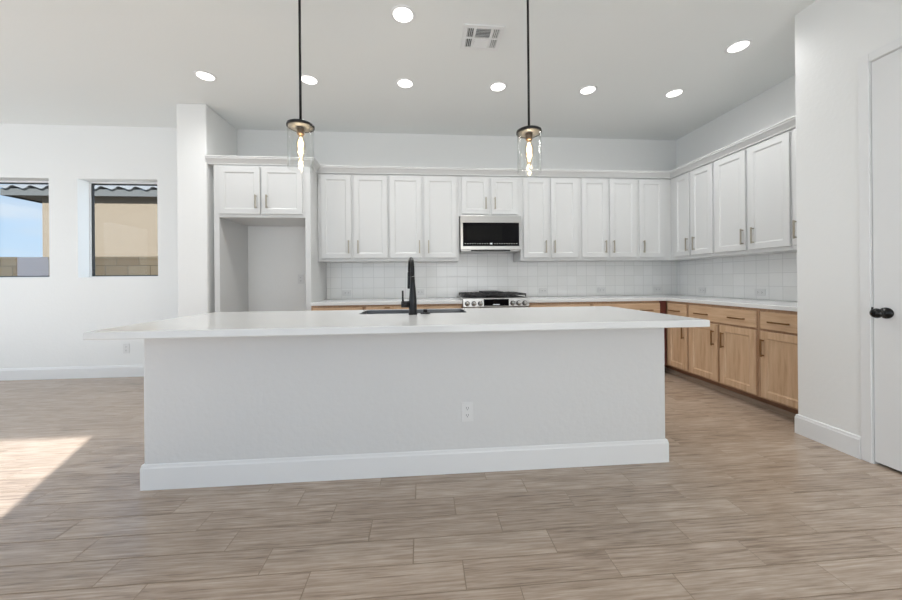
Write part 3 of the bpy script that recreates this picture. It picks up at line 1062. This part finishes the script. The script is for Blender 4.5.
def slat(cx, cy, lx, ly, tilt, name='slat'):
    bm = bmesh.new()
    w_ = .011
    t_ = .0012
    if ly > lx:
        dxv, dyv = Vector((w_ / 2 * math.cos(tilt), 0, w_ / 2 * math.sin(tilt))), Vector((0, ly / 2, 0))
    else:
        dxv, dyv = Vector((0, w_ / 2 * math.cos(tilt), w_ / 2 * math.sin(tilt))), Vector((lx / 2, 0, 0))
    n_ = dxv.cross(dyv).normalized() * t_ / 2
    c_ = Vector((cx, cy, ZC - .0085))
    vv = [bm.verts.new(c_ + s1 * dxv + s2 * dyv + s3 * n_) for s3 in (-1, 1) for s1, s2 in ((-1, -1), (1, -1), (1, 1), (-1, 1))]
    for f in ((0, 1, 2, 3), (4, 7, 6, 5), (0, 4, 5, 1), (1, 5, 6, 2), (2, 6, 7, 3), (3, 7, 4, 0)):
        bm.faces.new([vv[i] for i in f])
    m_ = MB()
    m_.merge(bm)
    bV(m_, name, M['trim'])
for y0, y1 in ((vy0 + .033, ym - .009), (ym + .009, vy1 - .033)):
    for k in range(4):
        slat(vx0 + .038 + k * .014, (y0 + y1) / 2, .001, y1 - y0, R(50))
        slat(vx1 - .038 - k * .014, (y0 + y1) / 2, .001, y1 - y0, R(-50))
for k in range(6):
    slat((xa + xb) / 2, vy0 + .042 + k * .0155, xb - xa - .010, .001, R(62))
    slat((xa + xb) / 2, vy1 - .042 - k * .0155, xb - xa - .010, .001, R(-38))

# ------------------------------------------------------------------ pendants
def pendant():
    root = thing('pendant_lamp', '', 'pendant lamp', (0, 0, ZC), 0, 'glass pendants over the island')
    zd = 2.094 - ZC
    MB().lathe([(.065, -.0005), (.065, -.018), (.06, -.024), (.012, -.026)], (0, 0, 0), 32).build('canopy', M['black'], root)
    MB().tube([(0, 0, -.0262), (0, 0, zd + .0205)], .0075, 12).build('rod', M['black'], root)
    MB().lathe([(.012, .020), (.030, .016), (.074, .008), (.080, .004), (.080, -.010), (.0765, -.012), (.0765, -.003), (.03, .0), (.001, .0)], (0, 0, zd), 40).build('cap', M['black'], root)
    tag(MB().lathe([(.0715, -.0035), (.0715, -.010), (.030, -.012), (.001, -.012)], (0, 0, zd), 36).build('inner_plate', M['plate'], root), 'silver plate under the cap')
    MB().lathe([(.022, -.0125), (.022, -.050), (.018, -.056), (.001, -.056)], (0, 0, zd), 24).build('socket', M['brass'], root)
    MB().lathe([(.0755, -.004), (.0755, -.262), (.074, -.264), (.0725, -.262), (.0725, -.012)], (0, 0, zd), 48, caps=False).build('glass_shade', M['lamp_glass'], root)
    b = MB().lathe([(.014, -.0565), (.017, -.075), (.026, -.10), (.028, -.13), (.023, -.165), (.016, -.20), (.012, -.222), (.005, -.230), (.001, -.231)], (0, 0, zd), 24).build('bulb', M['bulb_glass'], root)
    fl = MB()
    for k in range(4):
        a = 2 * PI * k / 4
        c_, s_ = math.cos(a), math.sin(a)
        fl.tube([(.003 * c_, .003 * s_, zd - .07), (.015 * c_, .015 * s_, zd - .105), (.004 * c_, .004 * s_, zd - .19)], .0016, 6)
    fl.tube([(0, 0, zd - .075), (0, 0, zd - .185)], .0024, 8)
    fl.build('filament', M['filament'], b)
    return root
pp = pendant()
for i, (x, lab) in enumerate(((-.7365, 'left clear glass cylinder pendant on black rod, in front of fridge alcove'),
                              (.684, 'right clear glass cylinder pendant on black rod, above the microwave'))):
    o = pp if i == 0 else copy_tree(pp)
    o.location = (x, 2.155, ZC)
    o['label'] = lab
    light('lamp_of_pendant', 'POINT', (x, 2.155, 1.96), 3, (1.0, .80, .58), shadow_soft_size=.02)
